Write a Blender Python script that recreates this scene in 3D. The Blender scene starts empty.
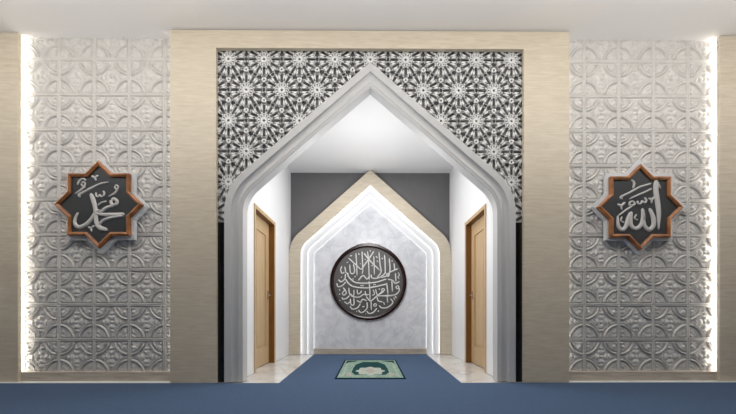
import bpy, bmesh, math, random
import numpy as np
from mathutils import Vector
random.seed(4)
sc = bpy.context.scene
COL = sc.collection
pi = math.pi
F = 340.0; EYE = 0.8; CX = 372.2; CY = 312.0; YAW = 0.0056

# ---------------------------------------------------------------- camera
cd = bpy.data.cameras.new('camera'); cam = bpy.data.objects.new('camera', cd); COL.objects.link(cam)
cam.location = (0, 0, EYE); cam.rotation_euler = (pi/2, 0, -YAW)
cd.sensor_width = 36; cd.lens = F/736*36
cd.shift_x = (368-CX)/736; cd.shift_y = (CY-207)/736
cd.clip_start = 0.05
sc.camera = cam

def at(x, y, Y):
    """point of the plane at distance Y seen at pixel x, y (for measuring the photo)"""
    dx = (x-CX)/F; dz = (CY-y)/F
    wx = dx*math.cos(YAW)+math.sin(YAW); wy = math.cos(YAW)-dx*math.sin(YAW)
    s = Y/wy
    return wx*s, EYE+dz*s

# ---------------------------------------------------------------- materials
def mat(name, col, rough=0.5, metal=0.0, spec=0.5):
    m = bpy.data.materials.new(name); m.use_nodes = True
    b = m.node_tree.nodes['Principled BSDF']
    b.inputs['Base Color'].default_value = (*col, 1); b.inputs['Roughness'].default_value = rough
    b.inputs['Metallic'].default_value = metal; b.inputs['Specular IOR Level'].default_value = spec
    return m
def noise_mat(name, c1, c2, scale=(1, 1, 1), ns=5, detail=5, rough=0.5, bump=0.0, metal=0.0, spec=0.5, lo=.35, hi=.65, dist=0.0):
    m = mat(name, c1, rough, metal, spec); nt = m.node_tree; N = nt.nodes; L = nt.links
    b = N['Principled BSDF']
    tc = N.new('ShaderNodeTexCoord'); mp = N.new('ShaderNodeMapping'); mp.inputs['Scale'].default_value = scale
    L.new(tc.outputs['Object'], mp.inputs[0])
    n = N.new('ShaderNodeTexNoise'); n.inputs['Scale'].default_value = ns; n.inputs['Detail'].default_value = detail
    n.inputs['Distortion'].default_value = dist
    L.new(mp.outputs[0], n.inputs['Vector'])
    r = N.new('ShaderNodeValToRGB'); r.color_ramp.elements[0].position = lo; r.color_ramp.elements[1].position = hi
    r.color_ramp.elements[0].color = (*c1, 1); r.color_ramp.elements[1].color = (*c2, 1)
    L.new(n.outputs['Fac'], r.inputs[0]); L.new(r.outputs[0], b.inputs['Base Color'])
    if bump:
        bp = N.new('ShaderNodeBump'); bp.inputs['Strength'].default_value = bump; bp.inputs['Distance'].default_value = .01
        L.new(n.outputs['Fac'], bp.inputs['Height']); L.new(bp.outputs[0], b.inputs['Normal'])
    return m
def marble(name, base, vein, ns=1.2, rough=0.12, w=.035, tint=None):
    m = mat(name, base, rough); nt = m.node_tree; N = nt.nodes; L = nt.links; b = N['Principled BSDF']
    tc = N.new('ShaderNodeTexCoord')
    n = N.new('ShaderNodeTexNoise'); n.inputs['Scale'].default_value = ns; n.inputs['Detail'].default_value = 8
    n.inputs['Distortion'].default_value = 1.6; L.new(tc.outputs['Object'], n.inputs['Vector'])
    r = N.new('ShaderNodeValToRGB'); cr = r.color_ramp
    cr.elements[0].position = .5-w; cr.elements[0].color = (*base, 1)
    cr.elements[1].position = .5+w; cr.elements[1].color = (*base, 1)
    e = cr.elements.new(.5); e.color = (*vein, 1)
    L.new(n.outputs['Fac'], r.inputs[0])
    n2 = N.new('ShaderNodeTexNoise'); n2.inputs['Scale'].default_value = ns*2.3; n2.inputs['Detail'].default_value = 6
    L.new(tc.outputs['Object'], n2.inputs['Vector'])
    r2 = N.new('ShaderNodeValToRGB'); r2.color_ramp.elements[0].position = .3; r2.color_ramp.elements[1].position = .75
    r2.color_ramp.elements[0].color = (.82, .82, .84, 1); r2.color_ramp.elements[1].color = (1, 1, 1, 1)
    L.new(n2.outputs['Fac'], r2.inputs[0])
    mx = N.new('ShaderNodeMix'); mx.data_type = 'RGBA'; mx.blend_type = 'MULTIPLY'; mx.inputs[0].default_value = 1
    L.new(r.outputs[0], mx.inputs[6]); L.new(r2.outputs[0], mx.inputs[7]); L.new(mx.outputs[2], b.inputs['Base Color'])
    return m
def emit(name, col, s):
    m = bpy.data.materials.new(name); m.use_nodes = True; nt = m.node_tree
    nt.nodes.clear(); e = nt.nodes.new('ShaderNodeEmission'); o = nt.nodes.new('ShaderNodeOutputMaterial')
    e.inputs[0].default_value = (*col, 1); e.inputs[1].default_value = s; nt.links.new(e.outputs[0], o.inputs[0])
    return m

STONE = noise_mat('travertine', (.575, .50, .385), (.685, .612, .49), (2.2, 2.2, 20), 2.4, 9, .5, .06, lo=.3, hi=.7, dist=.6)
PLASTER = mat('white_plaster', (.86, .845, .825), .85)
CORR = mat('white_wall_paint', (.86, .865, .875), .6)
GREY = noise_mat('grey_laminate', (.138, .135, .138), (.147, .144, .147), (30, 1, 1), 3, 3, .45)
RELIEF = noise_mat('carved_plaster', (.63, .61, .585), (.70, .68, .65), (1, 1, 1), 14, 5, .62, .15)
LATT = mat('white_lacquer', (.56, .56, .56), .5)
SCREEN = mat('white_screen_lacquer', (.74, .74, .73), .5)
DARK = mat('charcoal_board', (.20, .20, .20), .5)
BLACK = mat('black_glass', (.004, .004, .004), .25)
CARPET = noise_mat('blue_carpet', (.058, .096, .170), (.088, .134, .222), (1, 1, 1), 160, 3, 1.0, .35, spec=.1)
MFLOOR = marble('white_marble_floor', (.80, .785, .75), (.66, .62, .56), 1.4, .16, .03)
MNICHE = marble('blue_white_marble', (.80, .815, .85), (.70, .72, .76), 2.4, .25, .05)
BASE = noise_mat('beige_grained_marble', (.40, .35, .29), (.60, .54, .46), (2, 2, 18), 2.5, 6, .3, lo=.3, hi=.7)
SILL = mat('white_stone_sill', (.85, .85, .83), .35)
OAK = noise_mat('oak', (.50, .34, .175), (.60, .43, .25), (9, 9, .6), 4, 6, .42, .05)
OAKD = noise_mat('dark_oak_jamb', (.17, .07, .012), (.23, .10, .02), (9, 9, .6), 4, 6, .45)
CHROME = mat('brushed_chrome', (.75, .74, .72), .25, 1)
COPPER = noise_mat('copper_stained_wood', (.22, .085, .030), (.46, .19, .07), (3, 3, 3), 3, 4, .35, 0, .15)
BOARD = mat('slate_board', (.030, .033, .037), .4)
STARW = mat('pale_grey_board', (.66, .68, .70), .5)
LETTER = mat('satin_white_letters', (.60, .585, .565), .45)
MAROON = mat('maroon_lacquer', (.016, .003, .003), .22)
DISC = noise_mat('grey_textured_disc', (.070, .068, .068), (.105, .10, .10), (1, 1, 1), 60, 3, .5)
LETTER2 = mat('white_relief_letters', (.72, .72, .71), .5)
STEP = mat('white_step_lacquer', (.80, .81, .83), .5)
LED_W = emit('led_warm', (1, .965, .90), 30)
LED_F = emit('led_soft', (1, .98, .94), 5)
LED_N = emit('led_cool', (.95, .97, 1.0), 3.6)
RUGD = noise_mat('rug_teal', (.008, .042, .046), (.016, .065, .066), (1, 1, 1), 120, 2, 1, spec=.1)
RUGS = noise_mat('rug_sage', (.17, .27, .215), (.30, .40, .33), (1, 1, 1), 34, 4, 1, spec=.1, lo=.4, hi=.6)
RUGC = noise_mat('rug_cream', (.30, .37, .33), (.46, .47, .41), (1, 1, 1), 40, 4, 1, spec=.1, lo=.4, hi=.6)
RUGN = noise_mat('rug_navy', (.004, .018, .035), (.010, .030, .050), (1, 1, 1), 120, 2, 1, spec=.1)
RUGP = noise_mat('rug_rose', (.34, .30, .28), (.42, .36, .32), (1, 1, 1), 120, 2, 1, spec=.1)

# ---------------------------------------------------------------- mesh helpers
def link(name, bm, m, parent=None, smooth=False, recalc=True):
    if recalc: bmesh.ops.recalc_face_normals(bm, faces=bm.faces[:])
    me = bpy.data.meshes.new(name); bm.to_mesh(me); bm.free()
    for mm in (m if isinstance(m, (list, tuple)) else [m]): me.materials.append(mm)
    if smooth:
        for p in me.polygons: p.use_smooth = True
    o = bpy.data.objects.new(name, me); COL.objects.link(o)
    if parent:
        o.parent = parent; o.location = -parent.location      # mesh data is in world coordinates
    return o
def box(bm, x0, x1, y0, y1, z0, z1):
    v = [bm.verts.new((x, y, z)) for x in (x0, x1) for y in (y0, y1) for z in (z0, z1)]
    for f in ((0,1,3,2),(4,6,7,5),(0,4,5,1),(2,3,7,6),(0,2,6,4),(1,5,7,3)): bm.faces.new([v[i] for i in f])
def boxes(*bs):
    bm = bmesh.new()
    for b in bs: box(bm, *b)
    return bm
def bevel(bm, w, seg=2):
    bmesh.ops.bevel(bm, geom=bm.edges[:], offset=w, segments=seg, affect='EDGES', profile=.5)
    return bm
def prism(bm, pts, y0, y1):
    """polygon in x,z extruded from y0 to y1"""
    a = [bm.verts.new((p[0], y0, p[1])) for p in pts]; b = [bm.verts.new((p[0], y1, p[1])) for p in pts]
    n = len(pts); bm.faces.new(a); bm.faces.new(b[::-1])
    for i in range(n): bm.faces.new((a[i], a[(i+1) % n], b[(i+1) % n], b[i]))
def slab(bm, pts, z0, z1):
    """polygon in x,y extruded from z0 to z1"""
    a = [bm.verts.new((p[0], p[1], z0)) for p in pts]; b = [bm.verts.new((p[0], p[1], z1)) for p in pts]
    n = len(pts); bm.faces.new(a); bm.faces.new(b[::-1])
    for i in range(n): bm.faces.new((a[i], a[(i+1) % n], b[(i+1) % n], b[i]))
def annulus(bm, cx, cz, r0, r1, y0, y1, n=12):
    A = [[bm.verts.new((cx+r*math.cos(2*pi*i/n), y, cz+r*math.sin(2*pi*i/n))) for i in range(n)] for r, y in ((r0,y0),(r1,y0),(r1,y1),(r0,y1))]
    for k in range(4):
        for i in range(n):
            j = (i+1) % n; P, Q = A[k], A[(k+1) % 4]
            bm.faces.new((P[i], P[j], Q[j], Q[i]))
def ring_poly(bm, outer, inner, y0, y1, yb=None):
    """closed ring between two closed polygons with the same point count: front face y0, back y1"""
    n = len(outer); yi = y0 if yb is None else yb
    A = [[bm.verts.new((p[0], y, p[1])) for p in P] for P, y in ((outer, y0), (inner, yi), (inner, y1), (outer, y1))]
    for k in range(4):
        for i in range(n):
            j = (i+1) % n; P, Q = A[k], A[(k+1) % 4]
            bm.faces.new((P[i], P[j], Q[j], Q[i]))
def catmull(P, n=6):
    P = [Vector(p) for p in P]
    if len(P) == 2: return [P[0].lerp(P[1], i/n) for i in range(n+1)]
    Q = [2*P[0]-P[1]]+P+[2*P[-1]-P[-2]]; out = []
    for i in range(1, len(Q)-2):
        for k in range(n):
            t = k/n; a, b, c, d = Q[i-1], Q[i], Q[i+1], Q[i+2]
            out.append(.5*((2*b)+(c-a)*t+(2*a-5*b+4*c-d)*t*t+(3*b-a-3*c+d)*t**3))
    out.append(P[-1]); return out
def stroke(bm, pts, w, y, h, closed=False):
    """rounded raised pen stroke in the plane y; pts = x,z; w = width or list of widths; h = height"""
    ws = w if isinstance(w, (list, tuple)) else [w]*len(pts)
    C = catmull([(p[0], p[1], q) for p, q in zip(pts, ws)], 6)
    n = len(C); L = [0]
    for i in range(1, n): L.append(L[-1]+math.hypot(C[i].x-C[i-1].x, C[i].y-C[i-1].y))
    rows = []
    for i, c in enumerate(C):
        a = C[max(i-1, 0)]; b = C[min(i+1, n-1)]
        t = Vector((b.x-a.x, b.y-a.y)); t = t.normalized() if t.length > 0 else Vector((1, 0))
        nn = Vector((-t.y, t.x)); hw = max(c.z, 1e-4)/2
        e = 1.0
        if not closed:
            d = min(L[i], L[-1]-L[i])
            if d < hw: e = math.sqrt(max(.12, 1-(1-d/hw)**2))
        hw *= e
        rows.append([bm.verts.new((c.x+nn.x*hw*s, y-h*q*e, c.y+nn.y*hw*s)) for s, q in ((-1, -.05), (-.8, .62), (-.3, .98), (.3, .98), (.8, .62), (1, -.05))])
    for i in range(n-1):
        for k in range(5): bm.faces.new((rows[i][k], rows[i+1][k], rows[i+1][k+1], rows[i][k+1]))
    bm.faces.new(rows[0]); bm.faces.new(rows[-1][::-1])

def contour(hw, apex, slope, R, d, n=10):
    """pointed arch outline (x, z) from the floor left to the floor right, moved inward by d"""
    th = math.atan(slope); X = hw-d; Z = apex-d/math.cos(th); r = max(R-d, .01)
    zi = Z-X*slope                                        # corner where slope meets jamb
    t = r*math.tan((pi/2-th)/2)
    cx, cz = X-r, zi-t                                    # arc centre on the right
    right = [(X, 0.0)]
    a1 = pi/2-th
    for i in range(n+1):
        a = a1*i/n; right.append((cx+r*math.cos(a), cz+r*math.sin(a)))
    left = [(-x, z) for x, z in right]
    return left+[(0, Z)]+right[::-1]
def sweep(bm, rings):
    V = [[bm.verts.new((x, y, z)) for x, z in P] for P, y in rings]
    for a, b in zip(V, V[1:]):
        for i in range(len(a)-1): bm.faces.new((a[i], a[i+1], b[i+1], b[i]))
def arch_face_polygon(outer, inner): return outer+inner[::-1]

def props(o, label=None, cat=None, group=None, kind=None):
    if label: o['label'] = label
    if cat: o['category'] = cat
    if group: o['group'] = group
    if kind: o['kind'] = kind
    return o
def thing(name, loc, label, cat, group=None, kind=None):
    o = bpy.data.objects.new(name, None); COL.objects.link(o); o.location = loc
    o.empty_display_size = .1
    return props(o, label, cat, group, kind)
def struct(name, bm, m, **k): return props(link(name, bm, m, **k), kind='structure')

# ---------------------------------------------------------------- measures
CEIL = 3.98; YF = 3.831; YPAN = 3.965; YPIL = 3.882; YL = 3.88
XFR = 2.248; XIN = 1.734; ZIN = 3.770
XC = 1.524; YB = 6.53; CH = 3.47                         # corridor: half width, end wall, ceiling
s = YL/F
ARCH = dict(hw=145.4*s, apex=EYE+(312-62.6)*s, slope=.865, R=52*s)
WS = 17.8*s                                               # moulding width
YW = 4.03                                                 # back of the arch wall

# ---------------------------------------------------------------- setting
struct('floor', boxes((-5.6, 5.6, -2.6, 6.6, -.12, -.006)), MFLOOR)
struct('ceiling', boxes((-5.6, 5.6, -2.6, 4.03, CEIL, CEIL+.12)), PLASTER)
struct('ceiling', boxes((-XC, XC, YW, YB, CH, CH+.1)), CORR)
struct('wall_left', boxes((-5.6, -5.5, -2.6, 4.03, 0, CEIL)), PLASTER)
struct('wall_right', boxes((5.5, 5.6, -2.6, 4.03, 0, CEIL)), PLASTER)
struct('wall_front', boxes((-5.5, -2.2, YPAN+.025, 4.03, 0, CEIL), (2.2, 5.5, YPAN+.025, 4.03, 0, CEIL)), PLASTER)
struct('wall_back', boxes((-XC-.15, XC+.15, YB, YB+.1, 0, CH)), GREY)
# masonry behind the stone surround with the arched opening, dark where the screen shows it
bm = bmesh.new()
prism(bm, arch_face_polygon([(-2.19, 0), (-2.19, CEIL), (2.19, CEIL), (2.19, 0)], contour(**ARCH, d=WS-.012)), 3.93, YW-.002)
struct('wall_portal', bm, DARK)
# corridor side walls with door openings
DZ0, DZ1, DH = 4.467, 5.426, 2.212
for sgn, nm in ((-1, 'wall_corridor_left'), (1, 'wall_corridor_right')):
    a, b = sorted((sgn*XC, sgn*(XC+.15)))
    bm = boxes((a, b, YW, DZ0, 0, CH), (a, b, DZ1, YB, 0, CH), (a, b, DZ0, DZ1, DH, CH))
    struct(nm, bm, CORR)

# doors
for k, sgn in ((1, -1), (2, 1)):
    d = thing('door_%d' % k, (sgn*(XC+.04), (DZ0+DZ1)/2, 0), None, None, kind='structure')
    def bx(x0, x1, y0, y1, z0, z1):
        a, b = sorted((sgn*x0, sgn*x1)); return (a, b, y0, y1, z0, z1)
    c = .038                                            # jamb thickness
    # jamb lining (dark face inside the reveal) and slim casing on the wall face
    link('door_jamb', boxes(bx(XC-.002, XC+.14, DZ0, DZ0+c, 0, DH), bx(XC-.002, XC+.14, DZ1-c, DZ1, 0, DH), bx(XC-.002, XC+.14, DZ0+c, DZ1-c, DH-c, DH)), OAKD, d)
    link('door_casing', boxes(bx(XC-.012, XC-.002, DZ0-.012, DZ0+c, 0, DH+.012), bx(XC-.012, XC-.002, DZ1-c, DZ1+.012, 0, DH+.012), bx(XC-.012, XC-.002, DZ0+c, DZ1-c, DH-c, DH+.012)), OAK, d)
    leaf = link('door_leaf', boxes(
        bx(XC+.082, XC+.122, DZ0+c, 4.80, .006, DH-c), bx(XC+.082, XC+.122, 5.235, DZ1-c, .006, DH-c),
        bx(XC+.082, XC+.122, 4.80, 5.235, .006, .27), bx(XC+.082, XC+.122, 4.80, 5.235, 1.98, DH-c),
        bx(XC+.098, XC+.122, 4.80, 5.235, .27, 1.98)), OAK, d)
    bm = boxes(bx(XC+.088, XC+.099, 4.835, 5.20, .305, 1.945)); bevel(bm, .004, 1)
    o = link('raised_panel', bm, OAK, leaf); o.location = (0, 0, 0)
    bm = bmesh.new()
    prism(bm, [(sgn*(XC+.082), 1.00), (sgn*(XC+.076), 1.00), (sgn*(XC+.076), 1.13), (sgn*(XC+.082), 1.13)], 5.315, 5.345)
    box(bm, *bx(XC+.035, XC+.077, 5.324, 5.338, 1.052, 1.066)); box(bm, *bx(XC+.028, XC+.04, 5.215, 5.338, 1.05, 1.068))
    o = link('lever_handle', bm, CHROME, leaf); o.location = (0, 0, 0); o['label'] = 'chrome lever handle'

# carpet: hall plus the tongue into the corridor
props(link('carpet', (lambda bm: (slab(bm, [(-5.5, -2.6), (5.5, -2.6), (5.5, YF), (1.028, YF), (1.06, 6.42), (-1.06, 6.42), (-1.028, YF), (-5.5, YF)], -.006, .002), bm)[1])(bmesh.new()), CARPET),
      'wall-to-wall blue carpet running through the arch up to the lit niche', 'carpet')
for sgn, nm in ((-1, 'left'), (1, 'right')):
    a, b = sorted((sgn*XFR, sgn*5.5))
    struct('trim_1' if sgn < 0 else 'trim_2', boxes((a, b, YF+.002, YPAN-.03, -.006, .006)), SILL)
    xo = sgn*4.09
    a, b = sorted((sgn*2.2, xo))
    bm = boxes((a, b, YPAN-.045, YPAN+.01, .006, .112)); bevel(bm, .004, 1)
    struct('baseboard_'+nm, bm, BASE)

# ---------------------------------------------------------------- stone pilasters with light behind the edge
for sgn, nm in ((-1, 'left'), (1, 'right')):
    xe = abs(at(18 if sgn < 0 else 719.8, 200, YPIL)[0])
    t = thing('stone_pilaster', (sgn*4.75, YPIL, 0), 'beige stone pilaster at far %s with a bright light strip along its inner edge' % nm, 'pilaster', 'beige pilasters at the outer edges')
    a, b = sorted((sgn*xe, sgn*5.49)); bm = boxes((a, b, YPIL, YPIL+.040, .006, CEIL-.004)); bevel(bm, .003, 1)
    link('stone_slab', bm, STONE, t)
    a, b = sorted((sgn*(xe+.075), sgn*5.48))
    link('slab_batten', boxes((a, b, YPIL+.040, YPAN+.024, .006, CEIL-.004)), PLASTER, t)
    a, b = sorted((sgn*(xe+.035), sgn*(xe+.05)))
    o = link('light_strip', boxes((a, b, YPIL+.042, YPIL+.050, .12, CEIL-.01)), LED_W, t); o['label'] = 'glowing white strip'

# ---------------------------------------------------------------- carved relief walls
def tile_height(u, v):
    eu = np.minimum(u, 1-u); ev = np.minimum(v, 1-v); e = np.minimum(eu, ev)
    def bump(x, c, w): return np.exp(-((x-c)/w)**4)
    h = np.zeros_like(u)+.30
    d = np.hypot(eu, ev); ph = np.arctan2(ev, eu)
    inside = d < .43
    h = np.where(inside, .42, h)
    h += .75*bump(d, .422, .022)
    h = np.where((d > .362) & (d < .390), -.35, h); h = np.where((d > .448) & (d < .472), -.15, h)
    # leaf scroll in the quarters: bolder in the upper two
    up = np.where(v > .5, 1.0, .5)
    leaf = bump(d, .25, .045)*np.maximum(0, np.cos(6*ph))**1.0 + bump(d, .14, .03)*np.abs(np.sin(2*ph))
    leaf += bump(d, .33, .02)*np.abs(np.sin(4*ph+.5))*.6
    h += np.where(inside & (e > .06), .75*leaf*up + .12*up*np.sin(46*u+13*v)*np.sin(41*v-9*u), 0)
    # four petalled flower in the middle
    cu, cv = u-.5, v-.5; r = np.hypot(cu, cv); a = np.arctan2(cv, cu)
    pet = bump(r, .13, .055)*np.abs(np.cos(2*a))**1.5 + bump(r, 0, .04)*1.0 + bump(r, .25, .035)*np.maximum(0, np.cos(4*a))**2*.8
    h += np.where(~inside, .7*pet, 0) + np.where((~inside) & (r > .16), .14*np.sin(60*u)*np.sin(60*v), 0)
    # ribs between tiles
    h = np.where(e < .066, -.55, h)
    h = np.where(e < .040, .92, h)
    h = np.where(e < .009, .45, h)
    return np.clip(h, -.6, 1.3)
TILE = 34.9*YPAN/F
def relief(name, xr, zr, x0, x1, parent):
    m = 60; st = TILE/m
    xs = np.arange(x0, x1+st*.5, st); zs = np.arange(.10, CEIL, st); zs[-1] = CEIL
    X, Z = np.meshgrid(xs, zs)
    U = ((X-xr)/TILE) % 1; V = ((Z-zr)/TILE) % 1
    H = tile_height(U, V)
    Y = YPAN+.016-H*.021
    nv, nu = X.shape
    co = np.stack([X, Y, Z], -1).reshape(-1, 3)
    idx = np.arange(nv*nu).reshape(nv, nu)
    q = np.stack([idx[:-1, :-1], idx[:-1, 1:], idx[1:, 1:], idx[1:, :-1]], -1).reshape(-1, 4)
    me = bpy.data.meshes.new(name); me.vertices.add(len(co)); me.vertices.foreach_set('co', co.ravel())
    me.loops.add(len(q)*4); me.loops.foreach_set('vertex_index', q.ravel())
    me.polygons.add(len(q)); me.polygons.foreach_set('loop_start', np.arange(0, len(q)*4, 4)); me.polygons.foreach_set('loop_total', np.full(len(q), 4))
    me.update(calc_edges=True); me.validate(); me.materials.append(RELIEF)
    o = bpy.data.objects.new(name, me); COL.objects.link(o)
    return o
xl, zl = at(129, 59.5, YPAN); xr, zr = at(619, 61.3, YPAN); zt = (zl+zr)/2
o = relief('carved_wall_panel', xl, zt, -4.11, -2.2, None)
props(o, 'tall off-white carved wall of square tiles to the left of the arch', 'wall panel', 'carved tile walls beside the arch')
o = relief('carved_wall_panel', xr, zt, 2.2, 4.11, None)
props(o, 'tall off-white carved wall of square tiles to the right of the arch', 'wall panel', 'carved tile walls beside the arch')

# ---------------------------------------------------------------- stone surround
t = thing('portal_surround', (0, YF, 0), 'wide beige stone surround framing the white pointed arch', 'stone frame')
bm = bmesh.new()
prism(bm, [(-XFR, .003), (-XFR, CEIL-.012), (XFR, CEIL-.012), (XFR, .003), (XIN, .003), (XIN, ZIN), (-XIN, ZIN), (-XIN, .003)], YF, YF+.045)
link('stone_facing', bm, STONE, t)
for sgn in (-1, 1):
    a, b = sorted((sgn*(XFR-.05), sgn*(XFR-.04)))
    o = link('light_strip', boxes((a, b, YF+.05, YF+.07, .12, CEIL-.02)), LED_F, t); o['label'] = 'soft white strip hidden behind the stone edge'

# black glazed strips at each side of the moulding, below the screen
zb = EYE+(312-221.5)*YL/F
for k, sgn in ((3, -1), (4, 1)):
    a, b = sorted((sgn*(ARCH['hw']-.03), sgn*(XIN+.03)))
    struct('trim_%d' % k, boxes((a, b, YL+.006, 3.929, .003, zb-.008)), BLACK)

# arch moulding, swept round the opening
t = thing('arch_moulding', (0, YL, 0), 'white stepped moulding round the big pointed arch', 'arch')
p = s
def ct(d, fl=.003):
    c = contour(**ARCH, d=d*p); c[0] = (c[0][0], fl); c[-1] = (c[-1][0], fl); return c
bm = bmesh.new()
sweep(bm, [(ct(0), 3.929), (ct(0), YL-.010), (ct(.5), YL-.012), (ct(6.5), YL-.012), (ct(7.0), YL-.009)])
link('flat_band', bm, LATT, t)
bm = bmesh.new()
sweep(bm, [(ct(7.0), YL-.009), (ct(7.6), YL+.006), (ct(9.2), YL+.016), (ct(11.2), YL+.019), (ct(12.4), YL+.016), (ct(12.9), YL+.006)])
link('cove_groove', bm, LATT, t)
bm = bmesh.new()
sweep(bm, [(ct(12.9), YL+.006), (ct(14.6), YL+.004), (ct(15.0), YL+.008), (ct(17.2), YL+.010), (ct(17.8), YL+.014), (ct(17.8), YW)])
link('inner_bead', bm, LATT, t)

# pierced screen of twelve-pointed stars
A = 35.4*YL/F
def arch_half(zv, d):
    c = contour(**ARCH, d=d); c = c[len(c)//2:]           # apex .. right floor
    if zv >= c[0][1]: return -1
    for (x0, z0), (x1, z1) in zip(c, c[1:]):
        if z0 >= zv >= z1: return x0+(x1-x0)*((z0-zv)/max(z0-z1, 1e-9))
    return c[-1][0]
XS, ZS = XIN+.012, ZIN+.012
def ok(x, z): return abs(x) <= XS and zb <= z <= ZS and abs(x) >= arch_half(z, 3.0*p)
bm = bmesh.new(); BW = .0205
def bar(a, b, w=BW):
    oa, ob = ok(*a), ok(*b)
    if not oa and not ob: return
    if oa != ob:
        if ob: a, b = b, a
        lo, hi = 0.0, 1.0
        for _ in range(14):
            m = (lo+hi)/2
            if ok(a[0]+(b[0]-a[0])*m, a[1]+(b[1]-a[1])*m): lo = m
            else: hi = m
        b = (a[0]+(b[0]-a[0])*lo, a[1]+(b[1]-a[1])*lo)
    dx, dz = b[0]-a[0], b[1]-a[1]; L = math.hypot(dx, dz)
    if L < .004: return
    nx, nz = -dz/L*w/2, dx/L*w/2; ex, ez = dx/L*w*.25, dz/L*w*.25
    prism(bm, [(a[0]+nx-ex, a[1]+nz-ez), (b[0]+nx+ex, b[1]+nz+ez), (b[0]-nx+ex, b[1]-nz+ez), (a[0]-nx-ex, a[1]-nz-ez)], YL, YL+.018)
z0 = EYE+(312-59.4)*YL/F
for row in range(-1, 7):
    for k in range(-6, 7):
        cx = (k+(.5 if row % 2 else 0))*A; cz = z0-row*A*math.sqrt(3)/2
        if abs(cx) > XIN+.45: continue
        if ok(cx, cz): annulus(bm, cx, cz, .036*A, .115*A, YL, YL+.018, 24)
        for j in range(12):
            a = j*pi/6; ca, sa = math.cos(a), math.sin(a)
            def P(r, h): return (cx+(r*ca-h*sa)*A, cz+(r*sa+h*ca)*A)
            for sg in (-1, 1):
                bar(P(.262, sg*.069), P(.44, sg*.069)); bar(P(.44, sg*.069), P(.488, sg*.022))
            bar(P(.488, -.034), P(.488, .034), .024); bar(P(.190, -.045), P(.190, .045), .009)
            c2, s2 = math.cos(a+pi/12), math.sin(a+pi/12)
            bar((cx+.11*A*c2, cz+.11*A*s2), (cx+.275*A*c2, cz+.275*A*s2), .0165)
        for dx, dz in ((.5, -.2887), (0, -.5774)):          # small rings in the triangles between stars
            rx, rz = cx+dx*A, cz+dz*A
            if ok(rx, rz): annulus(bm, rx, rz, .030*A, .074*A, YL, YL+.018, 14)
t = thing('lattice_screen', (0, YL, zb), 'white pierced screen of twelve-pointed stars above the arch', 'screen')
link('star_lattice', bm, SCREEN, t)
link('bottom_edge', boxes((-XS, -ARCH['hw']+.01, YL, YL+.018, zb-.008, zb+.006)), LATT, t)
link('bottom_edge', boxes((ARCH['hw']-.01, XS, YL, YL+.018, zb-.008, zb+.006)), LATT, t)

# ---------------------------------------------------------------- lit niche
YN = 6.37; q = YN/F
NI = dict(hw=XC-.004, apex=CH-.004, slope=.885, R=.54)
def nc(d, fl=0.0):
    c = contour(**NI, d=d); c[0] = (c[0][0], fl); c[-1] = (c[-1][0], fl); return c
t = thing('prayer_niche', (0, YN, 0), 'pointed prayer niche with stepped glowing white edges at the corridor end', 'niche')
d1, d2, d3 = 11.4*q, 17.6*q, 23.8*q
st = .034
bm = bmesh.new(); prism(bm, arch_face_polygon(nc(0), nc(d1)), YN, YN+.014)
link('stone_surround', bm, STONE, t)
bm = bmesh.new(); prism(bm, arch_face_polygon(nc(.02), nc(d1-.03)), YN+.014, YB-.002); link('stone_core', bm, STEP, t)
bm = bmesh.new(); prism(bm, arch_face_polygon(nc(d1-.02), nc(d2)), YN+st+.014, YN+st+.024); link('step_frame', bm, STEP, t)
bm = bmesh.new(); prism(bm, arch_face_polygon(nc(d2-.02), nc(d3)), YN+2*st+.014, YN+2*st+.024); link('step_frame', bm, STEP, t)
bm = bmesh.new(); prism(bm, nc(d3-.03), YN+3*st+.004, YB-.01); link('marble_panel', bm, MNICHE, t)
def strip(dd, ya, yb_):
    bm = bmesh.new()
    sweep(bm, [(nc(dd, .01), ya), (nc(dd, .01), yb_), (nc(dd-.006, .01), yb_), (nc(dd-.006, .01), ya), (nc(dd, .01), ya)])
    o = link('light_strip', bm, LED_N, t); o['label'] = 'glowing white line'
strip(d1-.004, YN+.016, YN+.030)
strip(d2-.004, YN+st+.026, YN+st+.038)
strip(d3-.004, YN+2*st+.026, YN+2*st+.034)
bm = boxes((-(XC-d3)+.006, XC-d3-.006, YN+3*st-.022, YN+3*st+.003, .0, .105)); bevel(bm, .003, 1)
link('niche_baseboard', bm, BASE, t)

# ---------------------------------------------------------------- round plaque in the niche
YM = YN+3*st+.004
cxm, czm = at(368.3, 281.9, YM-.05); RM = 38.3*(YM-.05)/F
t = thing('round_plaque', (cxm, YM, czm-RM), 'round grey plaque with dark maroon rim and white Arabic script on the niche marble', 'plaque')
bm = bmesh.new()
n = 72; prof = [(1.0, 0), (1.0, .045), (.985, .052), (.945, .052), (.915, .042), (.905, .020)]
V = [[bm.verts.new((cxm+RM*r*math.cos(2*pi*i/n), YM-h, czm+RM*r*math.sin(2*pi*i/n))) for i in range(n)] for r, h in prof]
for a, b in zip(V, V[1:]):
    for i in range(n): bm.faces.new((a[i], a[(i+1) % n], b[(i+1) % n], b[i]))
link('plaque_rim', bm, MAROON, t, smooth=False)
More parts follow.
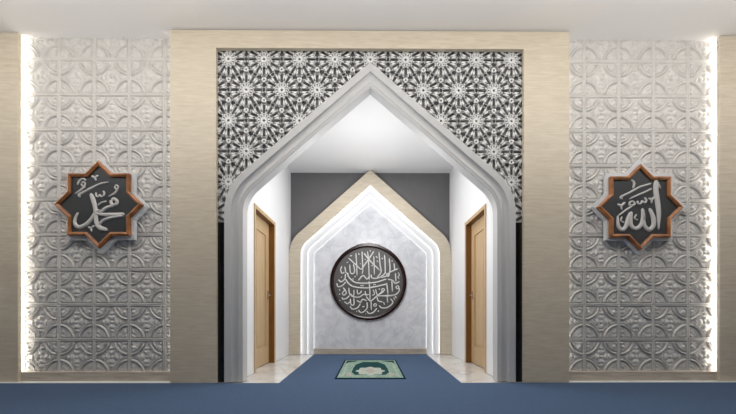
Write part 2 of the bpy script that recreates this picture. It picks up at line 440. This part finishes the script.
# small notched overlay along the top of the rim
bm = bmesh.new()
aa = [math.radians(72+36*i/14) for i in range(15)]
prism(bm, [(cxm+RM*1.014*math.cos(a), czm+RM*1.014*math.sin(a)) for a in aa]+[(cxm+RM*.97*math.cos(a), czm+RM*.97*math.sin(a)) for a in aa[::-1]], YM-.051, YM-.001)
link('rim_crest', bm, MAROON, t)
bm = bmesh.new(); prism(bm, [(cxm+RM*.93*math.cos(2*pi*i/n), czm+RM*.93*math.sin(2*pi*i/n)) for i in range(n)], YM-.024, YM-.002)
link('plaque_disc', bm, DISC, t)
S = [
 ([(355.9,253),(356.6,265),(357,276)],1.1), ([(348.3,257.9),(356,265),(361,269.8)],1.2), ([(362,251.3),(362.4,260),(362.8,270),(362,274)],1.1),
 ([(363.9,253),(369,259.7),(379.8,270.5)],1.3), ([(374,251),(368.2,259.7),(361,269.8)],1.3), ([(367.5,251),(368.5,262),(369,272),(369.3,280)],1.1),
 ([(373.7,256),(374.2,266),(374.3,275)],1.0), ([(379,251.8),(380,264),(381,272),(377,277.5)],1.2), ([(384.5,254.6),(385.2,265),(385.2,273.5)],1.2),
 ([(389.2,258),(390,269),(388,275),(381,277.8)],1.2), ([(394,263),(395,271)],1.1), ([(389,272.5),(393,270.8),(398,268.6)],1.3),
 ([(349.7,264.5),(350.5,272.5),(353,273.6),(354.6,271),(353.4,264)],1.1), ([(344.7,266.5),(346,272.5),(348.5,273.5)],1.1), ([(341.8,266),(340.6,270),(342,273.3),(344.5,272)],1.1),
 ([(338.5,279.6),(341,281.8),(344.7,278.9),(345.4,273.8)],1.2), ([(336.7,283.2),(338.1,286.8),(342.5,285.4),(345.8,281.8)],1.2),
 ([(347.2,273),(349,277.4),(354,281.8),(360,283.2),(369,283.2),(378,281.8),(386.7,278.9)],1.3),
 ([(345.4,278.9),(349,284),(354,286.8),(364,288),(371,287.6),(383,285),(387.4,283.6)],1.3),
 ([(358,280.7),(363.1,275.6),(366.8,279.2),(369.3,276.5)],1.2), ([(371,274.5),(372,278),(377.6,278.2),(383,275.2),(386,272)],1.2),
 ([(369,281),(369.8,290),(370,300)],1.1), ([(387.5,273),(389.4,274.5),(388,276.5),(386.4,275),(387.5,273)],1.0),
 ([(387.5,279),(392.5,280.5),(395.4,283.3),(399.7,281.5)],1.2), ([(395.4,273),(396,282)],1.1), ([(391.8,280.5),(392.5,292)],1.2), ([(386.7,283.5),(388,294.5)],1.2),
 ([(397.4,285.6),(399,287),(397.6,288.8),(395.9,287.4),(397.4,285.6)],1.0), ([(399,287.5),(399.2,291),(395.4,294.6),(389,296),(378,296)],1.2),
 ([(398.3,272.5),(399.4,275),(398,277),(399.4,279)],.9), ([(383,288.2),(384.5,289.7),(383,291.2),(381.6,289.9),(383,288.2)],1.0), ([(382.5,291),(380,293.5),(377.5,295.5)],1.1),
 ([(342.9,287.6),(345.4,290.5),(346.1,293.4),(343.6,295.2),(342.4,293),(345.4,289.5)],1.1), ([(348.6,287.6),(349.7,294),(353.4,295.6),(354,289.7)],1.1),
 ([(341.9,297.2),(343,299.2),(346.6,298.3),(349.5,295.5)],1.2), ([(350.6,293.6),(352.4,296.5),(358.9,297.2),(364,294.3),(367,296)],1.2),
 ([(344.4,301.6),(347.3,303.8),(349.8,301.8)],1.1), ([(350.2,298.7),(351,304.5),(353.8,304.5),(353.8,298)],1.1), ([(349.9,306.3),(352.4,309.2),(357.5,307.8),(360.4,303.4)],1.2),
 ([(358.2,310),(360.4,312.5),(364,311.7),(367.2,307.4),(366.9,302.3)],1.2), ([(356.7,300.4),(360.4,302.3),(362.5,299.4),(366.9,300.9)],1.2),
 ([(366.7,311),(368.9,313.6),(373.2,312.5),(376.9,308.2)],1.2), ([(371,300.9),(371.4,310.3)],1.1), ([(375,303.4),(376.5,304.9),(375,306.4),(373.6,305),(375,303.4)],1.0),
 ([(379,305.5),(382,308),(387.7,307.4),(392.8,302.7),(390.6,298.7)],1.2), ([(377.6,296.2),(387.7,295.6),(395,295),(398.6,292.2)],1.2),
 ([(366,296.5),(370.3,300.9),(374.7,298),(377,296),(384,291.4)],1.2), ([(377,297),(378.3,300.9),(382.7,302)],1.2), ([(387,294.3),(387.7,303)],1.1),
 ([(375.5,289),(376.5,293),(378,296.5)],1.1), ([(365,291),(366,294.5),(369,294.5)],1.0), ([(373,289.5),(374.5,294),(372,295.5)],1.0),
 ([(357,289.5),(358,294),(361.5,292)],1.0), ([(393.5,297.5),(395,300)],1.0), ([(383.5,302),(384.6,305)],1.0),
]
MK = [([(341,277),(342,277.2)],1.6), ([(350,256),(352,255.4)],1.1), ([(346.5,262.6),(348.3,262.2)],1.1), ([(358.8,253),(359,255)],1.1), ([(360,263.5),(360.6,264)],1.4),
 ([(365,258.8),(365.4,260)],1.2), ([(371.8,265),(372.6,266)],1.6), ([(376,256),(377.4,258.2)],1.1), ([(377,260.5),(377.8,262)],1.2), ([(382,257.5),(382.4,259.4)],1.3),
 ([(391.5,260.5),(392.6,261.4)],1.2), ([(369.8,250),(370.6,251.6)],1.0), ([(360.6,291),(361.6,291.6)],1.8), ([(339,289.5),(340.2,290.4)],1.2), ([(339.2,293.5),(340,294.8)],1.1),
 ([(354.5,276),(355.4,277)],1.4), ([(378.2,310.4),(378.6,312)],1.2), ([(362,307),(364.6,306.4)],1.0), ([(356.5,311),(357,312)],1.1), ([(365.6,313.4),(366,314.2)],1.1),
 ([(352.5,279.4),(353.5,278.6)],1.1), ([(373,284.8),(376,284.4)],.9), ([(360,285.6),(364,285.7)],.9), ([(378.5,289.3),(380,288.6)],1.2), ([(394.5,296.3),(397,298)],1.0), ([(339.5,300),(340,301)],1.1)]
def letters(name, strokes, Y, base, h, m, parent, grow=1.0):
    bm = bmesh.new()
    for pts, w in strokes:
        P = [at(x, y, Y) for x, y in pts]
        k = Y/F*grow
        stroke(bm, P, [q*k for q in w] if isinstance(w, (list, tuple)) else w*k, base, h)
    return link(name, bm, m, parent, smooth=True)
letters('lettering', S, YM-.03, YM-.024, .014, LETTER2, t, 1.08)
for q_ in MK: letters('script_mark', [q_], YM-.03, YM-.024, .010, LETTER2, t, 1.0)

# ---------------------------------------------------------------- star plaques
def star(cx, cz, R, inset=0.0):
    """eight-pointed star of two crossed squares, tip radius R, moved inward by inset"""
    ap = R/math.sqrt(2)-inset; Ro = ap*math.sqrt(2); Ri = ap/math.cos(pi/8)
    return [(cx+(Ro if i % 2 == 0 else Ri)*math.cos(i*pi/8), cz+(Ro if i % 2 == 0 else Ri)*math.sin(i*pi/8)) for i in range(16)]
YSF, YSW = 3.862, 3.906
def plaque(label, cf, Rf, cw, Rw, marks, letters_):
    fx, fz = at(*cf, YSF); wx, wz = at(*cw, YSW); rf = Rf*YSF/F; rw = Rw*YSW/F
    t = thing('star_plaque', (fx, YPAN-.01, fz-rf), label, 'plaque', 'star-shaped script plaques')
    bm = bmesh.new(); prism(bm, star(wx, wz, rw), YSW, YPAN-.008); o = link('star_backing', bm, STARW, t); o['label'] = 'pale grey star board'
    bm = bmesh.new()
    o1, o2, o3 = star(fx, fz, rf), star(fx, fz, rf, .016), star(fx, fz, rf, .038)
    n = 16
    L = [[bm.verts.new((x, y, z)) for x, z in P] for P, y in ((o1, YSW), (o1, YSF+.008), (o2, YSF), (o3, YSF+.012), (o3, YSW))]
    for a, b in zip(L, L[1:]):
        for i in range(n): bm.faces.new((a[i], a[(i+1) % n], b[(i+1) % n], b[i]))
    o = link('star_frame', bm, COPPER, t); o['label'] = 'copper-brown stained frame'
    bm = bmesh.new(); prism(bm, star(fx, fz, rf, .037), YSF+.028, YSW-.001); o = link('slate_board', bm, BOARD, t); o['label'] = 'dark slate-grey board'
    letters('lettering', letters_, YSF+.022, YSF+.028, .016, LETTER, t, 1.16)
    for q_ in marks: letters('script_mark', [q_], YSF+.022, YSF+.028, .012, LETTER, t, 1.18)
left_letters = [
 ([(111.2,200.5),(113.7,198.7),(116.8,201),(116,204),(112.6,204.8),(110.8,202.3),(111.6,200)],2.7), ([(115.5,204),(112,205.8),(106.5,207.5),(101.5,211.2),(98,214)],[2.2,2.6,2.6,2.6,2]),
 ([(124.3,214.2),(117,214.6),(110,214.6),(101,214.4),(94,212.8)],[3.4,3.6,3.4,3,2.4]), ([(123,215.8),(116,216.7),(109.5,218),(102.5,220.8),(98.8,225)],[2.2,2.6,2.6,2.4,2]),
 ([(90.6,193.2),(92.6,199),(94.4,205),(95.3,211),(95.4,217),(96.4,223),(99.8,227.8),(107.2,230)],[2.6,4,3.8,3.8,3.8,4,4.4,3.4]),
 ([(78,212.4),(75.2,218),(74.8,223.6),(78.5,227),(85.3,224.6),(91,219),(95,213),(99.5,209.5)],[1.6,2.2,3.2,3.8,3.4,3,2.6,2]),
]
left_marks = [
 ([(77.1,185),(79.2,180.6),(83,178.6),(85.6,180.4)],1.5), ([(81.5,182.9),(83.5,181.9),(85,183.6),(83.8,185.9),(81.8,185.3),(81.4,183.2)],1.3), ([(85,186),(80,190.3),(74.7,193.8)],[1.8,1.7,1.1]),
 ([(91.1,175.8),(94.5,177.3),(98,175.2)],2.0), ([(94.7,177),(95.7,181)],[2.2,1.2]),
 ([(80,197),(78.6,194.7),(82,192.8),(90,188.5),(99.7,184),(108.8,182)],[2,2.2,2,2,1.9,1.2]),
 ([(95.8,192.2),(96,195.6),(98,196.7),(99.6,194.8),(101,196.7),(103.4,195.4),(104,193),(103,190.6)],1.5),
 ([(97.7,205.3),(100.6,202.9),(106.4,201)],1.5), ([(114.6,186.2),(116.4,185),(118,187),(116.6,189),(114.8,188),(114.8,186)],1.3), ([(118,187.5),(114.5,193),(107.9,196.8)],[1.5,1.6,1]),
 ([(87.7,226.7),(90.5,228),(94,225.6)],1.8), ([(90.5,228),(91.6,231.6)],[2,1.1])]
right_letters = [
 ([(656.4,178.8),(656,184),(656.4,192),(657.7,201),(659,212),(659,220),(658.7,230)],[1,4,4.6,4.6,4,3,.8]), ([(656.8,181),(660.8,188.6)],[1.8,1.0]),
 ([(617.9,215.5),(618.3,225),(622,229.8),(626,226.6),(628.5,218.5),(631.5,211.8)],[1.4,3,3.6,3.8,3.8,3]), ([(631.8,211.5),(631,219),(631.6,225.6),(636.3,228.6),(641.2,225),(643.3,218),(642.6,208.2)],[2,3,3.4,3.8,3.8,3.8,2.4]),
 ([(643,214),(644.6,225),(649,229.4),(653.4,226),(653.6,218),(649.6,208)],[2.4,3.2,4,3.8,4,2.4]),
]
right_marks = [
 ([(631.5,179.6),(634.4,183),(633.2,188.4)],[1.2,2.2,1.2]), ([(622.8,199),(621.4,196.7),(629.5,192.7),(639,187.4),(646,185),(651.5,183.3)],[2,2,1.8,1.7,1.7,1.5]),
 ([(629.3,199),(639,194.6),(646,191.6),(652,188.4)],[1.2,1.6,1.6,1.7]), ([(617.7,203.8),(621.2,205.5),(625.5,202)],2.0), ([(621.4,205.5),(622,209.8)],[2.2,1.2]),
 ([(630,206),(629.8,202.6),(632.5,201.4),(635,203.6),(633,205.4),(631,204.4)],1.6), ([(635,203.6),(631.5,206.5),(626,210),(618.2,215.8)],[1.6,1.6,1.6,1.2]),
 ([(637.5,200.6),(638.5,203.6),(641.3,203.4),(642.3,201),(645,202.8),(646.6,200),(644.6,197.5)],1.6), ([(649,198),(652,199.2),(654.6,196.6)],1.9), ([(652,199),(651.6,203.4)],[2,1.1]),
 ([(622.2,216.4),(621,220.5),(624.4,222.5)],1.3), ([(636.7,214),(634.8,218),(638.2,220.3)],1.3)]
plaque('star-shaped Arabic script plaque on the carved wall left of the arch', (97.4, 204), 43.8, (100.4, 206.0), 47.2, left_marks, left_letters)
plaque('star-shaped Arabic script plaque on the carved wall right of the arch', (641.6, 206.6), 43.4, (639.6, 206.6), 47.4, right_marks, right_letters)

# ---------------------------------------------------------------- prayer rug
t = thing('prayer_rug', (0, 4.83, .002), 'small teal and sage green prayer rug lying on the blue carpet', 'rug')
hx = .425; ya, yb2 = 4.04, 5.62
link('rug_border', bevel(boxes((-hx, hx, ya, yb2, .002, .010)), .002, 1), RUGN, t)
link('rug_field', boxes((-hx+.026, hx-.026, ya+.05, yb2-.06, .0100, .0112)), RUGS, t)
bm = bmesh.new(); slab(bm, [(-.12, 5.36), (.12, 5.36), (.215, 5.1), (.24, 4.75), (.245, 4.45), (.19, 4.27), (-.19, 4.27), (-.245, 4.45), (-.24, 4.75), (-.215, 5.1)], .0112, .0120); link('rug_medallion', bm, RUGD, t)
bm = bmesh.new(); P = []
for i in range(64):
    a = 2*pi*i/64; r = 1+.10*math.cos(8*a); P.append((.18*r*math.cos(a), 4.55+.31*r*math.sin(a)))
slab(bm, P, .0120, .0128); link('rug_rosette', bm, RUGC, t)
bm = bmesh.new(); P = []
for i in range(32):
    a = 2*pi*i/32; r = 1+.2*math.cos(4*a); P.append((.06*r*math.cos(a), 4.55+.14*r*math.sin(a)))
slab(bm, P, .0128, .0134); link('rug_centre', bm, RUGP, t)
for sx in (-1, 1):
    bm = bmesh.new(); slab(bm, [(sx*.375, 5.50), (sx*.20, 5.50), (sx*.24, 5.40), (sx*.33, 5.33), (sx*.375, 5.20)], .0112, .0120); link('rug_corner', bm, RUGD, t)
    bm = bmesh.new(); slab(bm, [(sx*.27+.035*math.cos(i*pi/6), 4.30+.10*math.sin(i*pi/6)) for i in range(12)], .0112, .0120); link('rug_spot', bm, RUGP, t)
    bm = bmesh.new(); P = [(sx*(.345+.016*math.sin(i*pi/2.5)+.008), 4.16+.033*i) for i in range(38)]
    slab(bm, P+[(x-sx*.016, y) for x, y in P[::-1]], .0112, .0118)
    link('rug_side_pattern', bm, RUGC, t)

# ---------------------------------------------------------------- light
def area(name, loc, rot, sx, sy, e, col=(1, 1, 1)):
    l = bpy.data.lights.new(name, 'AREA'); l.shape = 'RECTANGLE'; l.size = sx; l.size_y = sy; l.energy = e; l.color = col
    o = bpy.data.objects.new(name, l); COL.objects.link(o); o.location = loc; o.rotation_euler = rot; return o
def point(name, loc, e, r, col=(1, 1, 1)):
    l = bpy.data.lights.new(name, 'POINT'); l.energy = e; l.shadow_soft_size = r; l.color = col
    o = bpy.data.objects.new(name, l); COL.objects.link(o); o.location = loc; return o
for x in (-4.2, -3.0, -1.8, -.6, .6, 1.8, 3.0, 4.2):
    point('hall_lamp', (x, 2.45, 3.45), 24.5, .12, (1, .965, .925))
area('corridor_lamp', (0, 5.1, CH-.03), (0, 0, 0), 1.6, 1.2, 16, (1, .99, .98))
point('corridor_fill', (0, 4.8, 2.2), 50, .25, (1, .99, .98))  # added fill light in mid-air without a fixture, brightens the corridor ceiling evenly
w = bpy.data.worlds.new('world'); sc.world = w; w.use_nodes = True
w.node_tree.nodes['Background'].inputs[0].default_value = (1, .97, .94, 1); w.node_tree.nodes['Background'].inputs[1].default_value = .015

vs = sc.view_settings; vs.view_transform = 'Standard'; vs.look = 'None'; vs.exposure = 0; vs.gamma = 1; vs.use_curve_mapping = False
